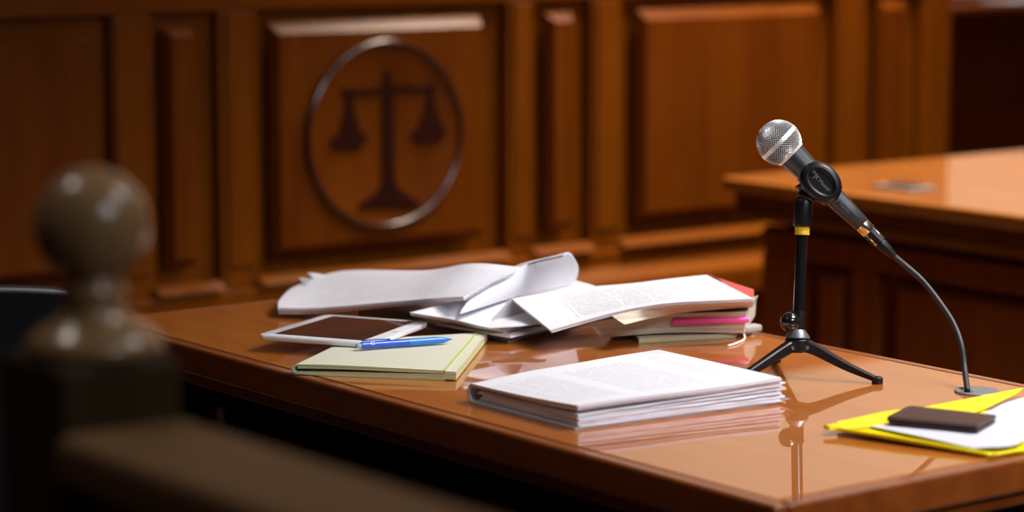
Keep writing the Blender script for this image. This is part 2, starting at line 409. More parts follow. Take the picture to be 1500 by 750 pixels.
# ------------------------------------------------------------------ right-hand desk
dk = thing('side_desk', (4.1, 3.0, 0), 'big glossy orange-brown wooden desk on the right behind the microphone', 'desk')
bm = bmesh.new(); bx(bm, 3.325, 5.4, 1.6, 3.70, .722, .75, .006, 3)
fin('desk_top', bm, W_DESK, dk)
box('fascia', 3.345, 5.38, 1.63, 3.685, .690, .722, W_WALLH, dk, .004)
box('moulding', 3.335, 5.39, 1.62, 3.69, .672, .690, W_WALLH, dk, .006, 3)
box('body', 3.43, 5.3, 1.7, 3.63, 0, .672, W_DARK, dk, .002)
def vstruct(name, y0, y1, z0, z1, x0, x1, mat, bev=.003): return box(name, x0, x1, y0, y1, z0, z1, mat, dk, bev)
W_DF = wood('desk_front_wood', (.16, .034, .002), (.27, .066, .004), 'Z', .4, 0, .2, .9, .25)
vstruct('frame_rail', 1.7, 3.66, .60, .655, 3.40, 3.43, W_DF)
vstruct('frame_rail', 1.7, 3.66, .0, .12, 3.40, 3.43, W_DF)
for y0, y1 in ((3.56, 3.665), (3.36, 3.42), (2.55, 2.63), (1.7, 1.8)):
    vstruct('frame_stile', y0, y1, .12, .60, 3.40, 3.43, W_DF)
for y0, y1 in ((3.445, 3.53), (2.66, 3.325), (1.83, 2.52)):
    bm = bmesh.new(); z0, z1 = .15, .588; xb, xf = 3.43, 3.408; c = .018
    o = [bm.verts.new(p) for p in ((xb, y0, z0), (xb, y1, z0), (xb, y1, z1), (xb, y0, z1))]
    i = [bm.verts.new(p) for p in ((xf, y0+c, z0+c), (xf, y1-c, z0+c), (xf, y1-c, z1-c), (xf, y0+c, z1-c))]
    bm.faces.new(i); bm.faces.new(o[::-1])
    for k in range(4): bm.faces.new((o[k], o[(k+1) % 4], i[(k+1) % 4], i[k]))
    fin('raised_panel', bm, W_DF, dk)
vstruct('bead', 1.7, 3.66, .640, .648, 3.392, 3.40, W_DF, .002)
g2 = thing('desk_socket', at(1325, 275), 'small grey metal socket plate let into the right-hand desk top', 'socket')
c = at(1325, 276, .75)
bm = bmesh.new(); bx(bm, c.x-.032, c.x+.032, c.y-.05, c.y+.05, .7501, .756, .002)
fin('plate', bm, M_GREYM, g2)
bm = bmesh.new(); bx(bm, c.x-.018, c.x+.018, c.y-.03, c.y+.03, .756, .759, .001)
fin('cover', bm, M_BLACK, g2)

# ------------------------------------------------------------------ main table
TX0, TX1, TY0, TY1 = 1.562, 2.183, 1.662, 2.945
tb = thing('court_table', ((TX0+TX1)/2, (TY0+TY1)/2, 0), 'glossy orange-brown wooden table in front holding the papers and microphone', 'table')
e = .017
box('table_top', TX0+e+.0015, TX1-e-.0015, TY0+e+.0015, TY1-e-.0015, .724, .75, W_TABLE, tb, .0012)
box('under_board', TX0+.012, TX1-.012, TY0+.012, TY1-.012, .700, .7235, W_EDGE, tb, .001)
def lip(x0, x1, y0, y1): 
    bm = bmesh.new(); bx(bm, x0, x1, y0, y1, .7155, .7500, .0045, 4); fin('edge_strip', bm, W_EDGE, tb)
lip(TX0, TX0+e, TY0, TY1); lip(TX1-e, TX1, TY0, TY1); lip(TX0+e, TX1-e, TY0, TY0+e); lip(TX0+e, TX1-e, TY1-e, TY1)
W_UNDER = wood('underside_wood', (.16, .04, .010), (.25, .07, .016), 'Y', .5, 0)
M_VOID = plain('underside_dark', (.010, .008, .008), .6, spec=.2)  # near-black colour paints the darkness under the table
box('modesty_panel', 1.80, 1.825, TY0+.10, TY1-.08, .0, .70, M_VOID, tb, .002)
box('shade_panel', TX0+.05, TX1-.05, TY1-.045, TY1-.02, 0, .70, M_VOID, tb, .003)  # added black panel that darkens the lit gap below the table end
for y0 in (TY0+.07, TY1-.11): box('leg_panel', TX0+.09, TX1-.06, y0, y0+.03, 0, .70, M_VOID, tb, .003)
p = CC + _ray(303, 604)*(1.675/_ray(303, 604).x)
sk = thing('socket_plate', p, 'silver framed socket plate on the dark leg under the left end of the table', 'socket')
box('leg_block', 1.682, 1.80, p.y-.06, p.y+.06, .0, .70, M_VOID, tb, .003)
bm = bmesh.new(); bx(bm, 1.674, 1.6815, p.y-.036, p.y+.036, p.z-.0115, p.z+.0115, .002)
M_PLATE = plain('socket_frame', (.55, .50, .46), .45, .2)
fin('frame', bm, M_PLATE, sk)
bm = bmesh.new(); bx(bm, 1.6715, 1.674, p.y-.026, p.y+.026, p.z-.006, p.z+.006, .001)
fin('insert', bm, M_BLACK, sk)

# ------------------------------------------------------------------ front document stack
A0, B0, C0, D0 = Vector((1.624, 2.202, 0)), Vector((1.626, 2.024, 0)), Vector((1.884, 1.998, 0)), Vector((1.896, 2.213, 0))
def SP(s, t, z):   # s along B->C, t along B->A
    p = (B0*(1-s)+C0*s)*(1-t) + (A0*(1-s)+D0*s)*t
    return Vector((p.x, p.y, z))
P_TOP = printed('printed_cover', (.76, .76, .78), (.34, .34, .40), 52, .10, .9, .12, .86, True, 2.1, .42, .24, 70)
# inner loose documents (bottom to top), fanned towards the right end
fan = [(.7530, .7557, .7530, .7564, .000, .012), (.7559, .7586, .7566, .7606, .010, .004), (.7588, .7615, .7608, .7648, .003, .010),
       (.7617, .7644, .7650, .7690, .013, .000), (.7646, .7672, .7692, .7728, .005, .006)]
words = ['lowest', 'second from the bottom', 'third from the bottom', 'fourth from the bottom', 'just under the folded printed bundle']
rn = random.Random(5)
for k, (l0, l1, r0, r1, dx, dy) in enumerate(fan):
    s0, s1 = .004 + .3*dy, 1.0 + dx*1.2 + (.012 if k % 2 else 0)
    t0, t1 = .012 - dy*.6, .955 - .02*(k % 3)
    top = [[SP(s, t, l1*(1-s)+r1*s - .0006 + .0008*math.sin(3*s+k)) for s in (s0, .35, .7, s1)] for t in (t0, .5, t1)]
    bot = [[SP(s + rn.uniform(0, .006), t, l0*(1-s)+r0*s + (.0002 if k else 0)) for s in (s0, .35, .7, s1)] for t in (t0, .5, t1)]
    o = slab('document', top, 0, [M_PAPER, M_PAPER_EDGE], None, 18, 8, bottom=bot, rough=.0006, seed=k)
    tag(o, 'white document in the front paper stack, ' + words[k], 'document', 'loose documents inside the front paper stack')
fb = thing('folded_bundle', SP(.5, .5, .75), 'printed white bundle folded round and lying on top of the front paper stack', 'papers')
# top leaf, curled down round the left end
def zt(s, t): return (.7765 + .0012*s) - .0052*max(0, 1-s*3.2)*t + .0015*s*(1-t) - .0016*math.sin(math.pi*t)*(1-s) + .0006*math.sin(7*s+2*t)
ss = (-.001, .03, .12, .3, .5, .7, .85, 1.0)
top = [[SP(s, t, zt(s, t)) for s in ss] for t in (0, .25, .5, .75, 1)]
bot = [[SP(s + .004, t, (zt(s, t) - .0034) if s < .9 else zt(s, t)-.0034) for s in ss] for t in (0, .25, .5, .75, 1)]
o = slab('top_leaf', top, 0, [P_TOP, M_PAPER_EDGE], fb, 40, 16, bottom=bot)
top = [[SP(s+.004, t+.01, zt(s, t)-.0036) for s in ss] for t in (0, .25, .5, .75, .99)]
bot = [[SP(s + .007, t+.01, max(zt(s, t) - .0062, .7730 if s > .8 else .7682)) for s in ss] for t in (0, .25, .5, .75, .99)]
o = slab('second_leaf', top, 0, [M_PAPER, M_PAPER_EDGE], fb, 30, 12, bottom=bot)
def uwrap(name, th, o_in, zb_, s0=0.0, s1=1.0, mat=None):
    # sheets curled down round the far-left side and back under the pile
    bm = bmesh.new(); V = []
    NS = 16; NK = 12
    for j in range(NS+1):
        s = s0 + (s1-s0)*j/NS; zt_ = zt(s, 1.0) - o_in; zc = (zt_+zb_)/2; rz = (zt_-zb_)/2
        d = (SP(s, 1, 0)-SP(s, 0, 0)).normalized(); o_, i_ = [], []
        for k in range(NK+1):
            a = math.pi/2 - math.pi*k/NK
            base = SP(s, 1.0, zc)
            o_.append(bm.verts.new(base + d*(.009-o_in)*math.cos(a) + Vector((0, 0, rz*math.sin(a)))))
            i_.append(bm.verts.new(base + d*(.009-o_in-th)*math.cos(a) + Vector((0, 0, (rz-th)*math.sin(a)))))
        for t in (.75, .5, .25, .02):
            o_.append(bm.verts.new(SP(s, t, zb_))); i_.append(bm.verts.new(SP(s, t, zb_+th)))
        V.append((o_, i_))
    n = len(V[0][0])
    for j in range(NS):
        for k in range(n-1):
            for q in (0, 1): bm.faces.new((V[j][q][k], V[j+1][q][k], V[j+1][q][k+1], V[j][q][k+1]))
    for j in (0, NS):
        for k in range(n-1): bm.faces.new((V[j][0][k], V[j][0][k+1], V[j][1][k+1], V[j][1][k]))
    for k in (0, n-1):
        for j in range(NS): bm.faces.new((V[j][0][k], V[j+1][0][k], V[j+1][1][k], V[j][1][k]))
    return fin(name, bm, M_PAPER, fb, autosmooth=60)
uwrap('outer_fold', .0011, 0, .7503)
uwrap('inner_fold', .0011, .0016, .7516)
# two curled paper corners at the right end
for nm, (px, py, z), (qx, qy, qz) in (('curled_corner', (1141, 562, .7722), (1152, 560, .7735)), ('curled_corner', (1146, 585, .7545), (1158, 584, .7565))):
    a, b = at(px, py, z), at(qx, qy, qz); d = Vector((.0, .020, 0))
    m_ = (a+b)/2 - Vector((0, 0, .0006))
    slab(nm, [[a - Vector((.012, 0, 0)), a, m_, b], [a+d - Vector((.012, 0, 0)), a+d, m_+d*.6, b+d*.2]], .0007, [M_PAPER], fb, 12, 4)

# ------------------------------------------------------------------ legal pad
M_PAD = plain('pale_yellow_paper', (.67, .67, .52), .8, spec=.2, bump=.04, bscale=700)
M_PADE = edges('pale_yellow_sheet_edges', (.42, .42, .20), (.66, .66, .36))
M_PADG = plain('greenish_yellow_paper', (.50, .58, .18), .8, spec=.2)
pad = thing('legal_pad', at(570, 530, .75), 'pale yellow legal pad with its pages folded back, under the blue pen', 'notepad')
FL, FR, BR, BL = at(436, 533, .763), at(668, 545, .7605), at(714, 486, .762), at(505, 500, .763)
def Q(s, t, z): 
    p = (FL*(1-s)+FR*s)*(1-t) + (BL*(1-s)+BR*s)*t; return Vector((p.x, p.y, z))
sv = (0.0, .02, .08, .2, .4, .6, .8, .925)
def pz(s): return .7625 + .0018*math.sin(min(1, s*2.5)*math.pi*.5)*(1-s) - .0012*s
slab('page_block', [[Q(s, t, pz(s)) for s in sv] for t in (0, .5, 1)], 0, [M_PAD, M_PADE], pad, 40, 6,
     bottom=[[Q(s, t, pz(s)-.0035-.0015*(1-s)) for s in sv] for t in (0, .5, 1)])
slab('binding_strip', [[Q(s, t, .7608) for s in (.928, .965, 1)] for t in (0, .5, 1)], 0, [M_PAD, M_PADE], pad, 4, 4,
     bottom=[[Q(s, t, .7515) for s in (.928, .965, 1)] for t in (0, .5, 1)])
slab('strip_line', [[Q(s, t, .7620) for s in (.918, .934)] for t in (0, .5, 1)], .0012, [M_PADG], pad, 2, 4)
slab('folded_pages', [[Q(s, t, z) for s, z in ((0, .7540), (.15, .7545), (.4, .7555), (.7, .7565), (.93, .7575))] for t in (0, .5, 1)], 0, [M_PAD, M_PADE], pad, 30, 4,
     bottom=[[Q(s, t, .7503 if s > .1 else .7512) for s in (0, .15, .4, .7, .93)] for t in (0, .5, 1)])
bm = bmesh.new()
V = []
for j in range(7):
    t = j/6; out, inn = [], []
    zt_, zb_ = .7625, .7512
    for k in range(13):
        a = math.pi/2 + math.pi*k/12; zc = (zt_+zb_)/2; rz = (zt_-zb_)/2
        dv = (FL-FR).normalized()
        q = Q(0, t, zc + rz*math.sin(a)) + dv*(-.007*math.cos(a)); out.append(bm.verts.new(q))
        q = Q(0, t, zc + (rz-.0020)*math.sin(a)) + dv*(-.0045*math.cos(a)); inn.append(bm.verts.new(q))
    V.append((out, inn))
for j in range(6):
    for k in range(12):
        for s_ in (0, 1): bm.faces.new([V[j][s_][k], V[j+1][s_][k], V[j+1][s_][k+1], V[j][s_][k+1]])
for j in (0, 6):
    for k in range(12): bm.faces.new((V[j][0][k], V[j][0][k+1], V[j][1][k+1], V[j][1][k]))
for k in (0, 12):
    for j in range(6): bm.faces.new((V[j][0][k], V[j+1][0][k], V[j+1][1][k], V[j][1][k]))
fin('fold', bm, M_PAD, pad, autosmooth=60)

# ------------------------------------------------------------------ tablet
tc_ = [at(375, 490, .7715), at(545, 503, .770), at(630, 471, .7715), at(478, 460, .772)]
tab = thing('tablet', sum(tc_, Vector())/4 - Vector((0, 0, .007)), 'white-framed tablet computer resting half on the yellow pad', 'tablet')
def TQ(s, t, z=0):
    p = (tc_[0]*(1-s)+tc_[1]*s)*(1-t) + (tc_[3]*(1-s)+tc_[2]*s)*t; return p + Vector((0, 0, z))
def rrect(s0, s1, t0, t1, r, zz, n=6):
    out = []
    for (cs, ct, a0) in ((s1-r, t0+r, -90), (s1-r, t1-r, 0), (s0+r, t1-r, 90), (s0+r, t0+r, 180)):
        for k in range(n+1):
            a = math.radians(a0 + 90*k/n); out.append(TQ(cs+r*math.cos(a), ct+r*math.sin(a), zz))
    return out
def stackrings(bm, rings, capb=True, capt=True):
    R = [[bm.verts.new(p) for p in r] for r in rings]
    for a, b in zip(R, R[1:]):
        for k in range(len(a)): bm.faces.new((a[k], a[(k+1) % len(a)], b[(k+1) % len(a)], b[k]))
    if capb: bm.faces.new(R[0])
    if capt: bm.faces.new(R[-1])
M_TABW = plain('tablet_white', (.78, .78, .80), .3, coat=.3)
M_SCREEN = plain('tablet_glass', (.095, .050, .036), .03, coat=1, spec=.8)  # brown reflection on the screen is put into the base colour
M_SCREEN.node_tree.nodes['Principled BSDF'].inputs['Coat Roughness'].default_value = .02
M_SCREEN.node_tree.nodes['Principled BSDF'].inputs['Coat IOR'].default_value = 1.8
bm = bmesh.new()
stackrings(bm, [rrect(.03, .97, .03, .97, .06, -.0075), rrect(.005, .995, .005, .995, .07, -.0055), rrect(0, 1, 0, 1, .07, -.002), rrect(.005, .995, .005, .995, .07, -.0003), rrect(.012, .988, .012, .988, .06, 0)])
fin('case', bm, M_TABW, tab, autosmooth=35)
bm = bmesh.new()
stackrings(bm, [rrect(.115, .885, .075, .925, .003, .0001, 1), rrect(.115, .885, .075, .925, .003, .0004, 1)])
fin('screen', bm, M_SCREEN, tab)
bm = bmesh.new(); q = TQ(.945, .5, .0001); lathe(bm, q, Vector((0, 0, 1)), [(0, .0045), (.0003, .0045)], 20); fin('home_button', bm, M_TABW, tab)

# ------------------------------------------------------------------ pen
M_BLUE = plain('blue_plastic', (.015, .10, .60), .3, coat=.4)
M_BLUE2 = plain('lighter_blue_plastic', (.02, .20, .68), .35, coat=.3)
pa, pb = at(527, 506.5, .7695), at(663, 497, .7675)
ax = (pb-pa); PL = ax.length
pen = thing('ballpoint_pen', (pa+pb)/2 - Vector((0, 0, .0045)), 'blue ballpoint pen lying across the yellow legal pad', 'pen')
bm = bmesh.new(); lathe(bm, pa, ax, [(0.002, .0042), (PL*.25, .0045), (PL*.52, .0045)], 20); fin('barrel', bm, M_BLUE, pen, autosmooth=40)
bm = bmesh.new(); lathe(bm, pa, ax, [(PL*.521, .0046), (PL*.8, .0044), (PL*.90, .0036), (PL*.96, .0018)], 20); fin('grip', bm, M_BLUE2, pen, autosmooth=40)
bm = bmesh.new(); lathe(bm, pa, ax, [(PL*.96, .0014), (PL*1.0, .0005)], 12); fin('tip', bm, M_BLUE2, pen, smooth=True)
bm = bmesh.new(); lathe(bm, pa, ax, [(-.004, .0024), (-.003, .003), (.0018, .003)], 16); o = fin('push_button', bm, plain('clear_grey_plastic', (.35, .42, .6), .25), pen, autosmooth=40); o['label'] = 'greyish end button'
n_, b_ = basis(ax)
side = Vector((0, 0, 1)).cross(ax).normalized(); side = side if side.dot(HV) < 0 else -side
bm = bmesh.new(); nd = (Vector((0, 0, 1))*.9 - side*.3).normalized()
tube(bm, [pa + ax.normalized()*.004 + nd*.0055, pa + ax.normalized()*.02 + nd*.0062, pa + ax.normalized()*(PL*.33) + nd*.0052], .0009, 8, 8); fin('clip', bm, M_BLUE, pen, smooth=True)
od = (side*.85 + Vector((0, 0, 1))*.5).normalized()
text_mesh('lettering', '43', .0062, pa + ax.normalized()*.0145 + od*.0044, ax, od.cross(ax)*1.0 if od.cross(ax).z > 0 else -od.cross(ax), M_WHITEINK, pen, .0003)

# ------------------------------------------------------------------ back paper heaps
P_PR1 = printed('printed_sheet_faint', (.80, .80, .85), (.50, .50, .58), 30, .08, .92, .1, .9, False, 4.2, .35, .15)
P_PR2 = printed('printed_sheet_list', (.79, .79, .81), (.30, .30, .34), 84, .17, .93, .12, .88, True, 7.7, .55, .17, 34)
# binder under everything
M_BIND = plain('black_binder', (.03, .03, .035), .4, coat=.2)
M_BINDB = plain('brown_binder', (.13, .08, .07), .5)
bd = slab('binder', [[at(612, 470, .760), at(690, 482, .759), at(745, 494, .757)], [at(760, 440, .764), at(830, 446, .762), at(878, 459, .760)]], .007,
     [M_BIND, plain('binder_edge', (.22, .22, .24), .35, coat=.3)], None, 12, 6)
tag(bd, 'dark grey binder at the bottom of the paper heap behind the pad', 'binder')
bb = slab('file_folder', [[at(525, 472, .751)+Vector((0,0,.017)), at(606, 477, .751)+Vector((0,0,.017))], [at(525, 472, .751)+Vector((.12,.07,.017)), at(606, 477, .751)+Vector((.12,.05,.017))]], .017, [M_BINDB], None, 4, 4)
tag(bb, 'dark brown file folder under the long white sheaf, mostly hidden', 'folder')
# lower sheaf S3
s3 = slab('paper_sheaf', [[at(600, 457.5, .7875), at(664, 468, .778), at(707, 478, .772), at(738, 483, .768)],
                          [at(690, 436, .792), at(745, 443, .786), at(790, 452, .780), at(822, 458, .774)],
                          [at(800, 405, .792), at(842, 411, .790), at(880, 422, .786), at(918, 436, .780)]], 0, [P_PR1, M_PAPER_EDGE], None, 30, 14,
     bottom=[[at(603, 463, .7775), at(664, 473.5, .770), at(707, 483, .7655), at(740, 488.5, .762)],
             [at(690, 442, .782), at(745, 449, .776), at(790, 458, .770), at(822, 463, .766)],
             [at(800, 411, .782), at(842, 417, .780), at(880, 428, .776), at(918, 441, .771)]], rough=.0005)
tag(s3, 'wide white sheaf under the rolled pages, its front corner by the yellow pad', 'papers')
s3b = slab('document', [[at(640, 473, .7665), at(700, 484, .764), at(748, 492, .761)], [at(740, 452, .769), at(800, 460, .767), at(850, 470, .763)]], .0028, [M_PAPER, M_PAPER_EDGE], None, 14, 6, rough=.0006)
tag(s3b, 'thin white document between the dark binder and the wide sheaf', 'document')
# S4: strip of page in front and standing fold behind it
s4 = thing('loose_page', at(750, 470, .77), 'loose white page with a raised grey-shaded fold, between the sheaf and the printed bundle', 'paper')
slab('sheet', [[at(716, 480, .7725), at(760, 477, .7735), at(800, 472, .7745)], [at(722, 467.5, .776), at(765, 461, .778), at(800, 462, .778)]], .0012, [M_PAPER], s4, 12, 5)
M_SHADEPAPER = plain('shaded_paper_face', (.50, .47, .50), .8)  # grey paints the shade on the upright fold of white paper
fa = at(721, 468.5, .7765); fm = at(775, 458, .7775); fc = at(752, 437, .800)
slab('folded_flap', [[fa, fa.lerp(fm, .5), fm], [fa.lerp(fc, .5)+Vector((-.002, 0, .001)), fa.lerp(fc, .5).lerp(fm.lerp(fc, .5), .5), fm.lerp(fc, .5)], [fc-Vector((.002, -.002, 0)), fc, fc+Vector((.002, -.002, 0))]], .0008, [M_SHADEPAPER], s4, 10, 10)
gn = slab('sticky_note', [[at(757, 480, .764), at(793, 476, .765)], [at(764, 473, .7665), at(800, 470, .767)]], .0010, [plain('green_note', (.10, .36, .12), .7)], None, 4, 3)
tag(gn, 'small green sticky note poking out of the heap beside the binder', 'sticky note')
# S2: rolled-over pages
def S2(t, k):   # t along the front edge (left..right), k around the roll
    f = at(674, 447, .797).lerp(at(843, 412, .7935), t)
    r = at(742, 392, .824).lerp(at(826, 373.5, .848), max(0, (t-.2)/.8)) if t > .2 else at(720, 398, .815).lerp(at(742, 392, .824), t/.2)
    return f, r
rowsT = []
for k in range(6):
    row = []
    for i in range(7):
        t = i/6; f, r = S2(t, 0); mid = f.lerp(r, .5)
        bulge = (.012 + .010*t)
        pts = [f, f.lerp(r, .10) + Vector((.0, -.001-.007*t, .003+.013*t)), mid + Vector((0, -.003, bulge*.85)), f.lerp(r, .86) + Vector((0, 0, .006*t+.002)), r, r + Vector((.004, .020, -.003)), ]
        row.append(pts[k])
    rowsT.append([p - Vector((0, 0, .009*max(0, 1-(i/6)/.55))) for i, p in enumerate(row)])
s2 = slab('rolled_pages', rowsT, .0022, [M_PAPER, M_PAPER_EDGE], None, 36, 30)
tag(s2, 'white pages rolled over in a rounded curl at the right of the long sheaf', 'papers')
# S1: long upper sheaf
top = [[at(407, 451, .764), at(472, 450.5, .768), at(584, 441, .788), at(640, 436.5, .800), at(679, 434.5, .807)],
       [at(409, 440, .768), at(480, 430, .776), at(590, 420, .797), at(660, 415, .812), at(712, 415, .816)],
       [at(424, 424, .772), at(490, 409, .784), at(607, 405, .804), at(680, 398, .822), at(742, 401, .824)],
       [at(444, 414, .774), at(504, 396.5, .788), at(623, 396, .808), at(692, 386, .829), at(764, 391, .828)]]
bot = [[p - Vector((0, 0, .0085 - .0030*j/4)) for j, p in enumerate(r)] for r in top]
s1 = thing('long_sheaf', at(560, 450, .76), 'long white printed sheaf sloping up from left to right across the back of the heap', 'papers')
half = [[p - Vector((0, 0, .0036)) for p in r] for r in top]
slab('upper_sheets', top, 0, [P_PR1, M_PAPER_EDGE], s1, 40, 18, bottom=half)
sh2 = Vector((.003, .002, 0))
slab('lower_sheets', [[p + sh2 - Vector((0, 0, .0006)) for p in r] for r in half], 0, [M_PAPER, M_PAPER_EDGE], s1, 40, 12, bottom=[[p + sh2 for p in r] for r in bot], rough=.0006)
for (a, b, c2, z) in (((446, 417), (437, 406), (459, 409), .782), ((461, 412), (451, 398.5), (482, 404), .788)):
    p0, p1, p2 = at(*a, .777), at(*b, z), at(*c2, .784)
    slab('torn_corner', [[p0, p0.lerp(p2, .5), p2], [p0.lerp(p1, .6), p1.lerp(p2, .35), p2+Vector((0, .002, 0))], [p1, p1+Vector((.002, -.002, -.001)), p2+Vector((.001, .003, 0))]], .0008, [M_PAPER], s1, 8, 6)

# ------------------------------------------------------------------ books under the printed bundle
M_BEIGE = plain('beige_cover', (.42, .34, .25), .6)
b3 = slab('cream_pad', [[at(936, 496.5, .7557), at(1010, 492, .7557), at(1078, 488.5, .7557)], [at(929, 486, .7557), at(1010, 476, .7557), at(1090, 470, .7557)]], .0054, [M_CREAM, plain('cream_edge', (.70, .66, .38), .7)], None, 8, 4)
tag(b3, 'thin cream pad at the very bottom of the books on the right', 'notepad')
def lohi(front, back, zf0, zf1): pass
b2 = thing('paperback_book', at(1000, 480, .76), 'thick cream-edged book in the middle of the pile with a pink marker beside it', 'book')
tp = [[at(863, 473, .7765), at(930, 462.5, .782), at(1000, 459, .784), at(1093, 457, .7855)], [at(905, 440, .783), at(960, 436, .785), at(1030, 433, .786), at(1108, 434, .786)]]
bt = [[at(881, 494.5, .7585), at(935, 490, .7585), at(1000, 487, .7590), at(1090, 488, .7575)], [at(905, 462, .7585), at(960, 458, .7590), at(1030, 458, .7595), at(1106, 462, .760)]]
bt = [[Vector((a.x, a.y, b.z)) if 0 else b for a, b in zip(r, s)] for r, s in zip(tp, bt)]
slab('page_block', tp, 0, [M_BEIGE, M_BOOKEDGE, M_BEIGE], b2, 24, 6, bottom=bt)
b1 = thing('upper_book', at(1000, 450, .785), 'cream paperback with a red cover edge, directly under the long printed bundle', 'book')
tp = [[at(896, 463, .790), at(930, 455, .796), at(985, 446, .8015), at(1040, 442, .803), at(1101, 440, .8035)], [at(905, 430, .797), at(940, 427, .799), at(1000, 418, .802), at(1050, 413, .803), at(1096, 424, .803)]]
bt = [[at(915, 475.5, .7830), at(950, 467, .7850), at(1000, 458, .7875), at(1050, 453.5, .7885), at(1100, 450.5, .789)], [at(905, 446, .786), at(940, 442, .787), at(1000, 433, .788), at(1050, 430, .789), at(1098, 440, .789)]]
slab('page_block', tp, 0, [M_BEIGE, M_BOOKEDGE, M_BEIGE], b1, 24, 6, bottom=bt)
M_RED = plain('coral_red_cover', (.72, .10, .09), .5, coat=.2)
slab('back_cover', [[at(1098, 438.5, .8038), at(1104, 432, .804), at(1104, 424, .804)], [at(1048, 406, .8035), at(1043, 403.5, .8035), at(1037, 402.5, .8035)]][::-1], .0010, [M_RED], b1, 6, 6)['label'] = 'coral red cover edge'
slab('cover_flap', [[at(1084, 440, .8035), at(1100, 439, .8035), at(1110.5, 432, .8045)], [at(1084, 449, .790), at(1101, 449, .790), at(1107, 441, .793)]], .0010, [M_CREAM], b1, 10, 5)
M_PINK = plain('hot_pink_plastic', (.95, .10, .45), .45, coat=.2)
pk0, pk1 = at(984, 469.5, .7735), at(1096, 466, .7755)
bm = bmesh.new(); d_ = Vector((-.006, -.008, 0)); lathe(bm, pk0 + d_, pk1-pk0, [(0, .003), (.002, .0042), ((pk1-pk0).length-.002, .0042), ((pk1-pk0).length, .0035)], 16)
pk = fin('highlighter', bm, M_PINK, None, autosmooth=40); tag(pk, 'hot pink marker lying along the edge of the middle book', 'marker')
b1c = box('eraser', 0, .028, 0, .016, 0, .009, plain('pale_grey_rubber', (.36, .34, .31), .7), None, .003, 3)
b1c.location = at(1099, 481, .7585); tag(b1c, 'pale grey rounded block poking out at the right end of the books', 'eraser')
bm = bmesh.new(); tube(bm, [at(1066, 506.5, .7515), at(1078, 503, .7515), at(1090, 497, .7515), at(1090, 489, .7535)], .0013, 8, 20)
rb = fin('ribbon_bookmark', bm, plain('white_ribbon', (.82, .78, .72), .6), None, smooth=True); tag(rb, 'white ribbon end lying on the table below the books', 'ribbon')
# printed bundle P on top
pt = [[at(806, 483.5, .7755), at(860, 468, .786), at(917, 453.5, .797), at(980, 443.5, .8055), at(1040, 440, .8075), at(1103, 437, .8080)],
      [at(776, 459, .787), at(840, 447, .793), at(905, 437.5, .8005), at(965, 429, .807), at(1020, 424.5, .8085), at(1069, 420, .8085)],
      [at(750, 437.5, .8005), at(813, 426.5, .802), at(866, 420, .804), at(925, 415, .807), at(980, 408.5, .8085), at(1035, 402.7, .8085)]]
pn = thing('printed_bundle', at(930, 450, .79), 'long white bundle of printed sheets draped over the books, one corner hanging down', 'papers')
slab('top_sheet', pt, .0012, [P_PR2, M_PAPER], pn, 50, 16)
slab('lower_sheets', [[p - Vector((0, 0, .0014)) + Vector((.002, 0, 0)) for p in r] for r in pt], .0024, [M_PAPER, M_PAPER_EDGE], pn, 50, 8)

# ------------------------------------------------------------------ yellow folder, sheet, wallet
M_YF = plain('yellow_plastic', (.86, .70, .004), .35, coat=.12, spec=.25)
yf = thing('plastic_folder', at(1420, 630, .751), 'bright yellow plastic folder at the right edge of the table under the wallet', 'folder')
N0, N1 = at(1208, 626, .757), at(1452, 668, .7525)
R1 = N1 + (at(1500, 660, .752)-at(1450, 668.5, .752)).normalized()*.17
K1 = at(1500, 568.5, .757) + (at(1500, 568.5, .757)-at(1208, 624, .757)).normalized()*.02
slab('lower_flap', [[N0 + (N1-N0)*a for a in (0.02, .5, .96)], [N0.lerp(R1, .04)+Vector((.006, .004, 0)), (N0+N1)/2 + (R1-N1)*.5, R1.lerp(N1, .5)], [at(1226, 617, .757), N0.lerp(K1, .45), R1.lerp(K1, .35)]], .0010, [M_YF], yf, 20, 14)
def trig(name, A_, B_, C_, th, mat, parent, n=8):
    slab(name, [[A_, A_, A_], [A_.lerp(B_, .5), A_.lerp(B_.lerp(C_, .5), .5), A_.lerp(C_, .5)], [B_, B_.lerp(C_, .5), C_]], th, [mat], parent, n, n)
slab('upper_flap', [[at(1212, 622, .7585), at(1300, 606, .7590), at(1400, 587, .7595), at(1500, 567.5, .7600)], [at(1216, 629, .7580), at(1320, 622, .7580), at(1420, 606, .7585), at(1489, 576.5, .7595)]], .0009, [M_YF], yf, 24, 5)
bm = bmesh.new(); tube(bm, [N0 + Vector((0, 0, .0005)), N0.lerp(N1, .5) + Vector((0, 0, .0018)), N1 + Vector((0, 0, .0008))], .0022, 10, 24); fin('folded_rim', bm, M_YF, yf, smooth=True)
bm = bmesh.new(); tube(bm, [N1 + Vector((0, 0, .0008)), N1.lerp(R1, .5) + Vector((0, 0, .0005)), R1], .0018, 10, 12); fin('folded_rim', bm, M_YF, yf, smooth=True)
P_WS = printed('sheet_ruled', (.60, .60, .68), (.42, .42, .55), 34, .05, .95, .05, .95, False, 1.3, .25, .1)
ws = slab('paper_sheet', [[at(1275, 624, .7592), at(1345, 638, .7590), at(1425, 656, .7575)], [at(1350, 617, .7600), at(1420, 628, .7600), at(1500, 644, .7590)], [at(1445, 610, .7605), at(1468, 592, .7605), at(1525, 575, .7600)]], .0012, [P_WS, M_PAPER], None, 20, 14)
tag(ws, 'white sheet of paper lying on the yellow folder at the right edge', 'paper')
M_WAL = plain('brown_leather', (.060, .028, .022), .42, spec=.45, bump=.5, bscale=700, var=.25)
wl = thing('wallet', at(1380, 622, .760), 'dark brown leather wallet lying folded on the white sheet', 'wallet')
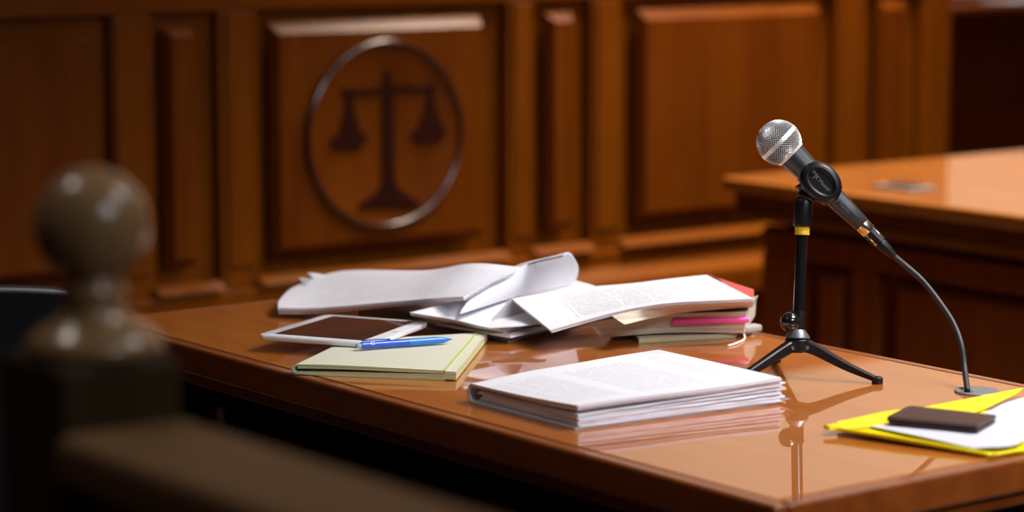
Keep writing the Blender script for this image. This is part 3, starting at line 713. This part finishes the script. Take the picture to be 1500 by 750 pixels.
wa = [at(1301, 620, .762), at(1432, 633, .762), at(1460, 617, .762), at(1334, 603, .762)]
def WQ(s, t, z): 
    p = (wa[0]*(1-s)+wa[1]*s)*(1-t)+(wa[3]*(1-s)+wa[2]*s)*t; return Vector((p.x, p.y, z))
def wrr(s0, s1, t0, t1, r, z, n=4):
    out = []
    for (cs, ct, a0) in ((s1-r, t0+r*1.6, -90), (s1-r, t1-r*1.6, 0), (s0+r, t1-r*1.6, 90), (s0+r, t0+r*1.6, 180)):
        for k in range(n+1):
            a = math.radians(a0+90*k/n); out.append(WQ(cs+r*math.cos(a), ct+1.6*r*math.sin(a), z))
    return out
for nm, z0, z1, ds in (('lower_half', .7612, .7645, .0), ('upper_half', .7648, .7692, .004)):
    bm = bmesh.new()
    stackrings(bm, [wrr(.01+ds, .99, .02, .98, .03, z0), wrr(ds, 1, 0, 1, .03, z0+.0008), wrr(ds, 1, 0, 1, .03, z1-.0012), wrr(.012+ds, .99, .03, .97, .03, z1-.0003), wrr(.04, .96, .08, .92, .02, z1)])
    fin(nm, bm, M_WAL, wl, autosmooth=40)
bm = bmesh.new(); lathe(bm, WQ(.006, .06, .7652), WQ(.006, .94, .7652)-WQ(.006, .06, .7652), [(0, .003), (.002, .0040), ((WQ(.006, .94, 0)-WQ(.006, .06, 0)).length-.002, .0040), ((WQ(.006, .94, 0)-WQ(.006, .06, 0)).length, .003)], 14)
fin('spine', bm, M_WAL, wl, smooth=True)

# ------------------------------------------------------------------ microphone
DM = 2.93; S = DM/F           # metres per photo pixel at the microphone
mp0, mp1 = atD(1141, 208.5, DM), atD(1310, 376, DM)
mx_ = (mp1-mp0).normalized(); KP = (mp1-mp0).length/math.hypot(169, 167.5)
mic = thing('microphone', mp0, 'black handheld microphone with silver mesh head held in the small stand', 'microphone')
R = 32.6*KP
bm = bmesh.new()   # foam core inside the mesh
lathe(bm, mp0, mx_, [(-R*.93*math.cos(math.pi*k/16), max(1e-7, R*.93*math.sin(math.pi*k/16))) for k in range(0, 12)]+[(24*KP, 20*KP)], 32)
fin('grille_core', bm, M_INNER, mic, smooth=True)
a_, b_2 = basis(mx_)
def lattice(name, th0, th1, nr, nseg, parent):
    """diamond wire mesh on a sphere zone between polar angles th0..th1 (from the nose)"""
    bm = bmesh.new(); rings = []
    for j in range(nr+1):
        th = th0 + (th1-th0)*j/nr; off = .5*(j % 2)
        rings.append([bm.verts.new(mp0 - mx_*R*math.cos(th) + (a_*math.cos(2*math.pi*(k+off)/nseg) + b_2*math.sin(2*math.pi*(k+off)/nseg))*R*math.sin(th)) for k in range(nseg)])
    for j in range(0, nr-1):
        for k in range(nseg):
            o1 = j % 2
            A_ = rings[j][(k+ (1 if o1 else 0)) % nseg] if False else None
            top = rings[j][k]; bot_ = rings[j+2][k]
            l = rings[j+1][(k-1+ (j % 2)) % nseg]; r = rings[j+1][(k + (j % 2)) % nseg]
            bm.faces.new((top, l, bot_, r))
    bmesh.ops.recalc_face_normals(bm, faces=bm.faces)
    me = bpy.data.meshes.new(name); bm.to_mesh(me); bm.free(); me.materials.append(M_CHROME)
    o = link(name, me, parent)
    md = o.modifiers.new('wire', 'WIREFRAME'); md.thickness = .00075; md.use_even_offset = False; md.use_replace = True; md.use_boundary = True
    o['label'] = 'silver wire mesh'
    return o
lattice('grille_mesh', math.radians(7), math.radians(86), 26, 44, mic)
lattice('grille_mesh', math.radians(96), math.radians(137), 12, 44, mic)
bm = bmesh.new(); lathe(bm, mp0, mx_, [(-R*1.01, .0001), (-R*1.01, R*.12), (-R*.985, R*.16)], 20, False); fin('grille_nose', bm, M_CHROME, mic, smooth=True)
bm = bmesh.new(); lathe(bm, mp0, mx_, [(-3.2*KP, R*.98), (-3*KP, R*1.02), (3*KP, R*1.02), (3.2*KP, R*.98)], 48, False); fin('grille_band', bm, M_CHROME, mic, autosmooth=40)['label'] = 'silver band round the head'
bm = bmesh.new(); lathe(bm, mp0, mx_, [(22.5*KP, 21.5*KP), (22.6*KP, 23.8*KP), (26.2*KP, 22.8*KP), (26.4*KP, 20*KP)], 48, False); fin('collar', bm, M_CHROME, mic, autosmooth=40)['label'] = 'silver collar below the head'
bm = bmesh.new(); lathe(bm, mp0, mx_, [(26.4*KP, 19*KP), (26.5*KP, 21*KP), (30*KP, 20.6*KP), (60*KP, 18.4*KP), (100*KP, 15.8*KP), (140*KP, 13.6*KP), (170*KP, 12.2*KP), (171*KP, 11.4*KP), (171*KP, 9*KP)], 40, True); fin('body', bm, M_BODY, mic, autosmooth=40)
bm = bmesh.new(); lathe(bm, mp0, mx_, [(171*KP, 10.6*KP), (171.2*KP, 11.3*KP), (185*KP, 11.2*KP), (186*KP, 10.4*KP)], 32, True); fin('connector_sleeve', bm, M_NICKEL, mic, autosmooth=40)['label'] = 'shiny nickel ring at the tail'
bm = bmesh.new(); lathe(bm, mp0, mx_, [(186*KP, 10*KP), (186.2*KP, 10.7*KP), (208*KP, 10.2*KP), (209*KP, 8.5*KP)], 32, True); fin('connector_shell', bm, M_BLACK, mic, autosmooth=40)
for sgn in (-1, 1):
    bm = bmesh.new(); cdir = (UV_*.75*sgn - HV*.5).normalized(); cdir = (cdir - mx_*cdir.dot(mx_)).normalized()
    tube(bm, [mp0 + mx_*186*KP + cdir*10.2*KP, mp0 + mx_*198*KP + cdir*10*KP, mp0 + mx_*207*KP + cdir*9.8*KP], 1.1*KP, 8); fin('connector_strip', bm, M_NICKEL, mic, smooth=True)
bm = bmesh.new(); lathe(bm, mp0, mx_, [(209*KP, 8.4*KP), (214*KP, 8.8*KP), (226*KP, 7*KP), (238*KP, 5*KP), (238.5*KP, 3*KP)], 24, True); fin('cable_boot', bm, M_BLACK, mic, autosmooth=40)
vw = (-HV - mx_*(-HV).dot(mx_)).normalized()     # side of the body that faces the room
up_m = vw.cross(mx_); up_m = up_m if up_m.z > 0 else -up_m
def lettering(body, size, t, rr, parent, mat, off=0.0):
    dr = (vw*math.cos(off) + up_m*math.sin(off)).normalized()
    yd_ = dr.cross(mx_); yd_ = yd_ if yd_.z > 0 else -yd_
    return text_mesh('lettering', body, size, mp0 + mx_*t + dr*rr, mx_, yd_, mat, parent, .0002)
lettering('LT Family', .0062, 130*KP, 14.7*KP, mic, M_INK, -.15)

# stand ------------------------------------------------------------
st = thing('microphone_stand', (2.004, 2.103, .75), 'small black tripod table stand with a yellow ring holding the microphone', 'stand')
# clip: sleeve with oval boss
bm = bmesh.new(); lathe(bm, mp0, mx_, [(58*KP, 18.9*KP), (58.2*KP, 20.5*KP), (64*KP, 21.3*KP), (108*KP, 20*KP), (113*KP, 18.4*KP), (113.1*KP, 16*KP)], 40, False); fin('clip_sleeve', bm, M_BLACK, st, autosmooth=40)
bm = bmesh.new()
cc = mp0 + mx_*84*KP
def oval(ra, rb_, d, n=40): return [cc + mx_*ra*KP*math.cos(2*math.pi*k/n) + up_m*rb_*KP*math.sin(2*math.pi*k/n) + vw*d*KP for k in range(n)]
stackrings(bm, [oval(31, 25, 6), oval(33.5, 26.5, 10), oval(34, 27, 15), oval(32.5, 25.5, 20), oval(29, 21.5, 23.5), oval(25.5, 16.5, 24.5), oval(22.5, 13.5, 23.5), oval(21, 12.3, 20.6)], True, True)
boss = fin('clip_boss', bm, M_BLACK, st, autosmooth=50)
lettering('JK Master', .0062, 86*KP, 21*KP, st, M_INK)
sw = atD(1179, 291, DM)
bm = bmesh.new(); tube(bm, [mp0 + mx_*66*KP - up_m*15*KP, atD(1184, 278, DM), sw], lambda t: (15-3*t)*KP, 20, 10); fin('clip_neck', bm, M_BLACK, st, smooth=True)
p_t, p_b = atD(1176.5, 298, DM), atD(1175, 333, DM); adir = (atD(1168.5, 470, DM)-atD(1176, 300, DM)).normalized()
tb_ = atD(1177.5, 286, DM)
bm = bmesh.new(); lathe(bm, tb_, adir, [(0, 1e-7), (.8*KP, 6*KP), (3*KP, 10*KP), (7*KP, 12.8*KP), (12*KP, 13.6*KP), (44*KP, 14*KP), (46*KP, 13*KP), (46*KP, 9*KP)], 32, False); fin('swivel_cap', bm, M_BLACK, st, smooth=True)
bm = bmesh.new(); lathe(bm, tb_, adir, [(46.2*KP, 9*KP), (46.4*KP, 10.8*KP), (51*KP, 11*KP), (52*KP, 10.4*KP), (53*KP, 11*KP), (58*KP, 10.8*KP), (58.2*KP, 9*KP)], 32, True); fin('yellow_ring', bm, M_YEL, st, autosmooth=40)['label'] = 'yellow ring at the top of the pole'
bm = bmesh.new(); lathe(bm, tb_, adir, [(58.3*KP, 8.4*KP), (172*KP, 8.4*KP)], 28); fin('pole', bm, M_BLACKGLOSS, st, autosmooth=40)
bm = bmesh.new(); lathe(bm, tb_, adir, [(169*KP, 8.8*KP), (169.1*KP, 11*KP), (171*KP, 11*KP), (172*KP, 10.3*KP), (198*KP, 10.3*KP)], 28); fin('lock_collar', bm, M_BLACK, st, autosmooth=40)
bm = bmesh.new(); lathe(bm, tb_, adir, [(196*KP, 10*KP), (198*KP, 11*KP), (207*KP, 18*KP), (209*KP, 18*KP), (210*KP, 15*KP)], 32); fin('base_cone', bm, M_GREYM, st, autosmooth=40)['label'] = 'grey cone above the legs'
kc = atD(1157, 471.5, DM-.018)
bm = bmesh.new(); bmesh.ops.create_uvsphere(bm, u_segments=24, v_segments=16, radius=14.3*KP, matrix=Matrix.Translation(kc)); fin('lock_knob', bm, M_BLACKGLOSS, st, smooth=True)
bm = bmesh.new(); lathe(bm, kc, atD(1167, 474, DM)-kc, [(8*KP, 5*KP), (20*KP, 5*KP)], 16); fin('knob_stem', bm, M_BLACK, st, smooth=True)
hub = Vector((2.004, 2.103, .7995)); hx = tb_ + adir*209*KP; hub.x, hub.y = hx.x, hx.y
bm = bmesh.new(); lathe(bm, Vector((hx.x, hx.y, hx.z)), Vector((0, 0, -1)), [(0, 16*KP), (2*KP, 18*KP), (16*KP, 18.5*KP), (20*KP, 15*KP)], 24); fin('hub', bm, M_BLACK, st, autosmooth=40)
for k, an in enumerate((-60, 60, 180)):
    d = Vector((math.cos(math.radians(an)), math.sin(math.radians(an)), 0)); sd = Vector((-d.y, d.x, 0))
    ptsc = [hx + d*.004 + Vector((0, 0, -.0075)), hx + d*.020 + Vector((0, 0, -.0115)), Vector((2.004, 2.103, 0)) + d*.060 + Vector((0, 0, .7672)), Vector((2.004, 2.103, 0)) + d*.092 + Vector((0, 0, .7555))]
    pp = spline(ptsc, 14); bm = bmesh.new(); rings = []
    for i, p in enumerate(pp):
        t = i/14; hw = .0058*(1-t)+.0036*t; hh = .0078*(1-t)+.0030*t
        tg = (pp[min(i+1, 14)]-pp[max(i-1, 0)]).normalized(); nn = sd.cross(tg); nn = nn if nn.z > 0 else -nn
        rings.append([p + sd*hw*cx + nn*hh*cz for cx, cz in ((-1, -.75), (-.75, -1), (.75, -1), (1, -.75), (1, .75), (.7, 1), (-.7, 1), (-1, .75))])
    stackrings(bm, rings)
    leg = fin('leg', bm, M_BLACK, st, autosmooth=35)
    fc_ = Vector((2.004, 2.103, .7501)) + d*.0955
    bm = bmesh.new(); lathe(bm, fc_, Vector((0, 0, 1)), [(0, .0060), (.001, .0064), (.0065, .0062), (.008, .004)], 20)
    fin('rubber_foot', bm, M_BLACK, leg, autosmooth=40)
    bm = bmesh.new(); s0 = hx + d*.0135 + Vector((0, 0, -.0095)); lathe(bm, s0 - sd*.0075, sd, [(0, .0022), (.015, .0022)], 12); fin('pivot_screw', bm, M_GREYM, leg, autosmooth=40)

# cable and grommet
gc = at(1431, 574.5, .75)
gr = thing('cable_grommet', gc, 'round grey cable outlet plate let into the table top by the yellow folder', 'grommet')
bm = bmesh.new(); lathe(bm, Vector((gc.x, gc.y, .7501)), Vector((0, 0, 1)), [(0, .0245), (.0012, .0245), (.0022, .0235), (.0024, .0)], 48, False); fin('plate', bm, plain('dull_grey_plastic', (.16, .16, .17), .45), gr, autosmooth=40)
hc = at(1417, 573, .7525)
bm = bmesh.new(); lathe(bm, Vector((hc.x, hc.y, .7523)), Vector((0, 0, 1)), [(0, .0075), (.0004, .0075)], 24); fin('cable_hole', bm, M_BLACKGLOSS, gr)
bm = bmesh.new()
cp = [mp0 + mx_*232*KP] + [atD(x, y, D_) for x, y, D_ in ((1330, 392, 2.93), (1352, 412, 2.925), (1375, 441, 2.915), (1396, 473, 2.90), (1408, 505, 2.885), (1413, 540, 2.875))] + [Vector((hc.x, hc.y, .7529))]
tube(bm, cp, 4.3*KP, 14, 70)
cb = fin('microphone_cable', bm, plain('black_rubber', (.02, .02, .022), .5, bump=.2, bscale=200), None, smooth=True); tag(cb, 'black cable curving from the microphone tail down to the table outlet', 'cable')

# ------------------------------------------------------------------ railing in the foreground
rl = thing('court_railing', (.785, 1.485, 0), 'brown wooden courtroom railing in the blurred foreground with a ball-topped post', 'railing')
PX0, PX1, PY0, PY1 = .742, .829, 1.440, 1.527
post = box('newel_post', PX0, PX1, PY0, PY1, 0, 1.000, W_POST, rl, .006, 3)
bm = bmesh.new()
pcx = Vector((.7885, 1.4815, 0))
lathe(bm, pcx, Vector((0, 0, 1)), [(1.0005, .043), (1.004, .045), (1.009, .044), (1.015, .037), (1.020, .028), (1.026, .021), (1.032, .0185), (1.036, .020), (1.039, .022), (1.043, .0205), (1.047, .018), (1.050, .019)], 40)
fin('collar', bm, W_BALL, rl, smooth=True)
bm = bmesh.new(); bmesh.ops.create_uvsphere(bm, u_segments=40, v_segments=28, radius=.0375, matrix=Matrix.Translation((pcx.x, pcx.y, 1.083)))
fin('ball_finial', bm, W_BALL, rl, smooth=True)
box('hand_rail', .734, .831, -.6, PY0-.0005, .925, .960, W_RAIL, rl, .010, 4)
box('lower_board', .765, .80, -.6, PY0-.0005, .1, .925, W_DARK, rl, .003)

# ------------------------------------------------------------------ black chair behind the newel
ch = thing('office_chair', (1.16, 2.95, 0), 'black office chair back showing at the far left behind the railing post', 'chair')
M_CH = plain('black_mesh_fabric', (.004, .004, .005), .8, spec=.1, bump=.4, bscale=500)
M_CHF = plain('chair_frame', (.012, .012, .014), .45, coat=.05)
rt = at(101, 432, .0); 
q = atD(100, 428, 3.0)
cx1 = q.x + .012; cyy = q.y - .008; cz = q.z - .008
bm = bmesh.new(); W2 = .44
outl = []
def chp(u, v, dy): # u 0..1 right->left, v 0 top..1 bottom
    return Vector((cx1 - W2*u, cyy + .02*math.sin(math.pi*u) + .03*v - dy, cz - .42*v + .018*math.sin(math.pi*min(1, max(0, u)))*(1-v)))
rows = [[chp(u, v, 0) for u in (0.015 if v == 0 else 0, .04, .3, .6, .96, 1)] for v in (0, .03, .4, .8, 1)]
rows[0][0] += Vector((0, 0, -.012))
rows2 = [[p + Vector((0, .022, 0)) for p in r] for r in rows]
slab('backrest', rows, 0, [M_CH], ch, 24, 20, bottom=rows2)
bm = bmesh.new(); tube(bm, [rows[3][0]+Vector((0, .011, 0)), rows[1][0]+Vector((0, .011, 0)), rows[0][0]+Vector((-.004, .011, .002)), rows[0][1]+Vector((0, .011, .003)), rows[0][2]+Vector((0, .011, .003)), rows[0][3]+Vector((0, .011, .003)), rows[0][4]+Vector((0, .011, .003)), rows[1][5]+Vector((0, .011, 0)), rows[3][5]+Vector((0, .011, 0))], .008, 10, 60)
fin('back_frame', bm, M_CHF, ch, smooth=True)
cxm = cx1 - W2/2; cyb = cyy + .03
box('seat', cxm-.24, cxm+.24, cyb+.03, cyb+.48, .40, .47, M_CH, ch, .025, 4)
bm = bmesh.new(); lathe(bm, Vector((cxm, cyb+.25, .08)), Vector((0, 0, 1)), [(0, .03), (.2, .03), (.2, .02), (.318, .02)], 20); fin('gas_column', bm, M_CHF, ch, autosmooth=40)
bm = bmesh.new(); tube(bm, [Vector((cxm, cyb+.1, .395)), Vector((cxm, cyb+.0, .42)), Vector((cxm, cyb+.012, .55))], .015, 10, 12); fin('back_support', bm, M_CHF, ch, smooth=True)
for k in range(5):
    a = 2*math.pi*k/5+.3; d = Vector((math.cos(a), math.sin(a), 0)); c0 = Vector((cxm, cyb+.25, .09))
    bm = bmesh.new(); tube(bm, [c0+d*.02, c0+d*.15, c0+d*.27-Vector((0, 0, .02))], .014, 10, 8); lg = fin('leg', bm, M_CHF, ch, smooth=True)
    bm = bmesh.new(); wc = c0+d*.27; wc.z = .0285; lathe(bm, wc-Vector((-d.y, d.x, 0))*.015, Vector((-d.y, d.x, 0)), [(0, .024), (.003, .028), (.027, .028), (.03, .024)], 16); fin('wheel', bm, M_CHF, lg, autosmooth=40)

for o in bpy.data.objects:
    if '_w' in o: del o['_w']
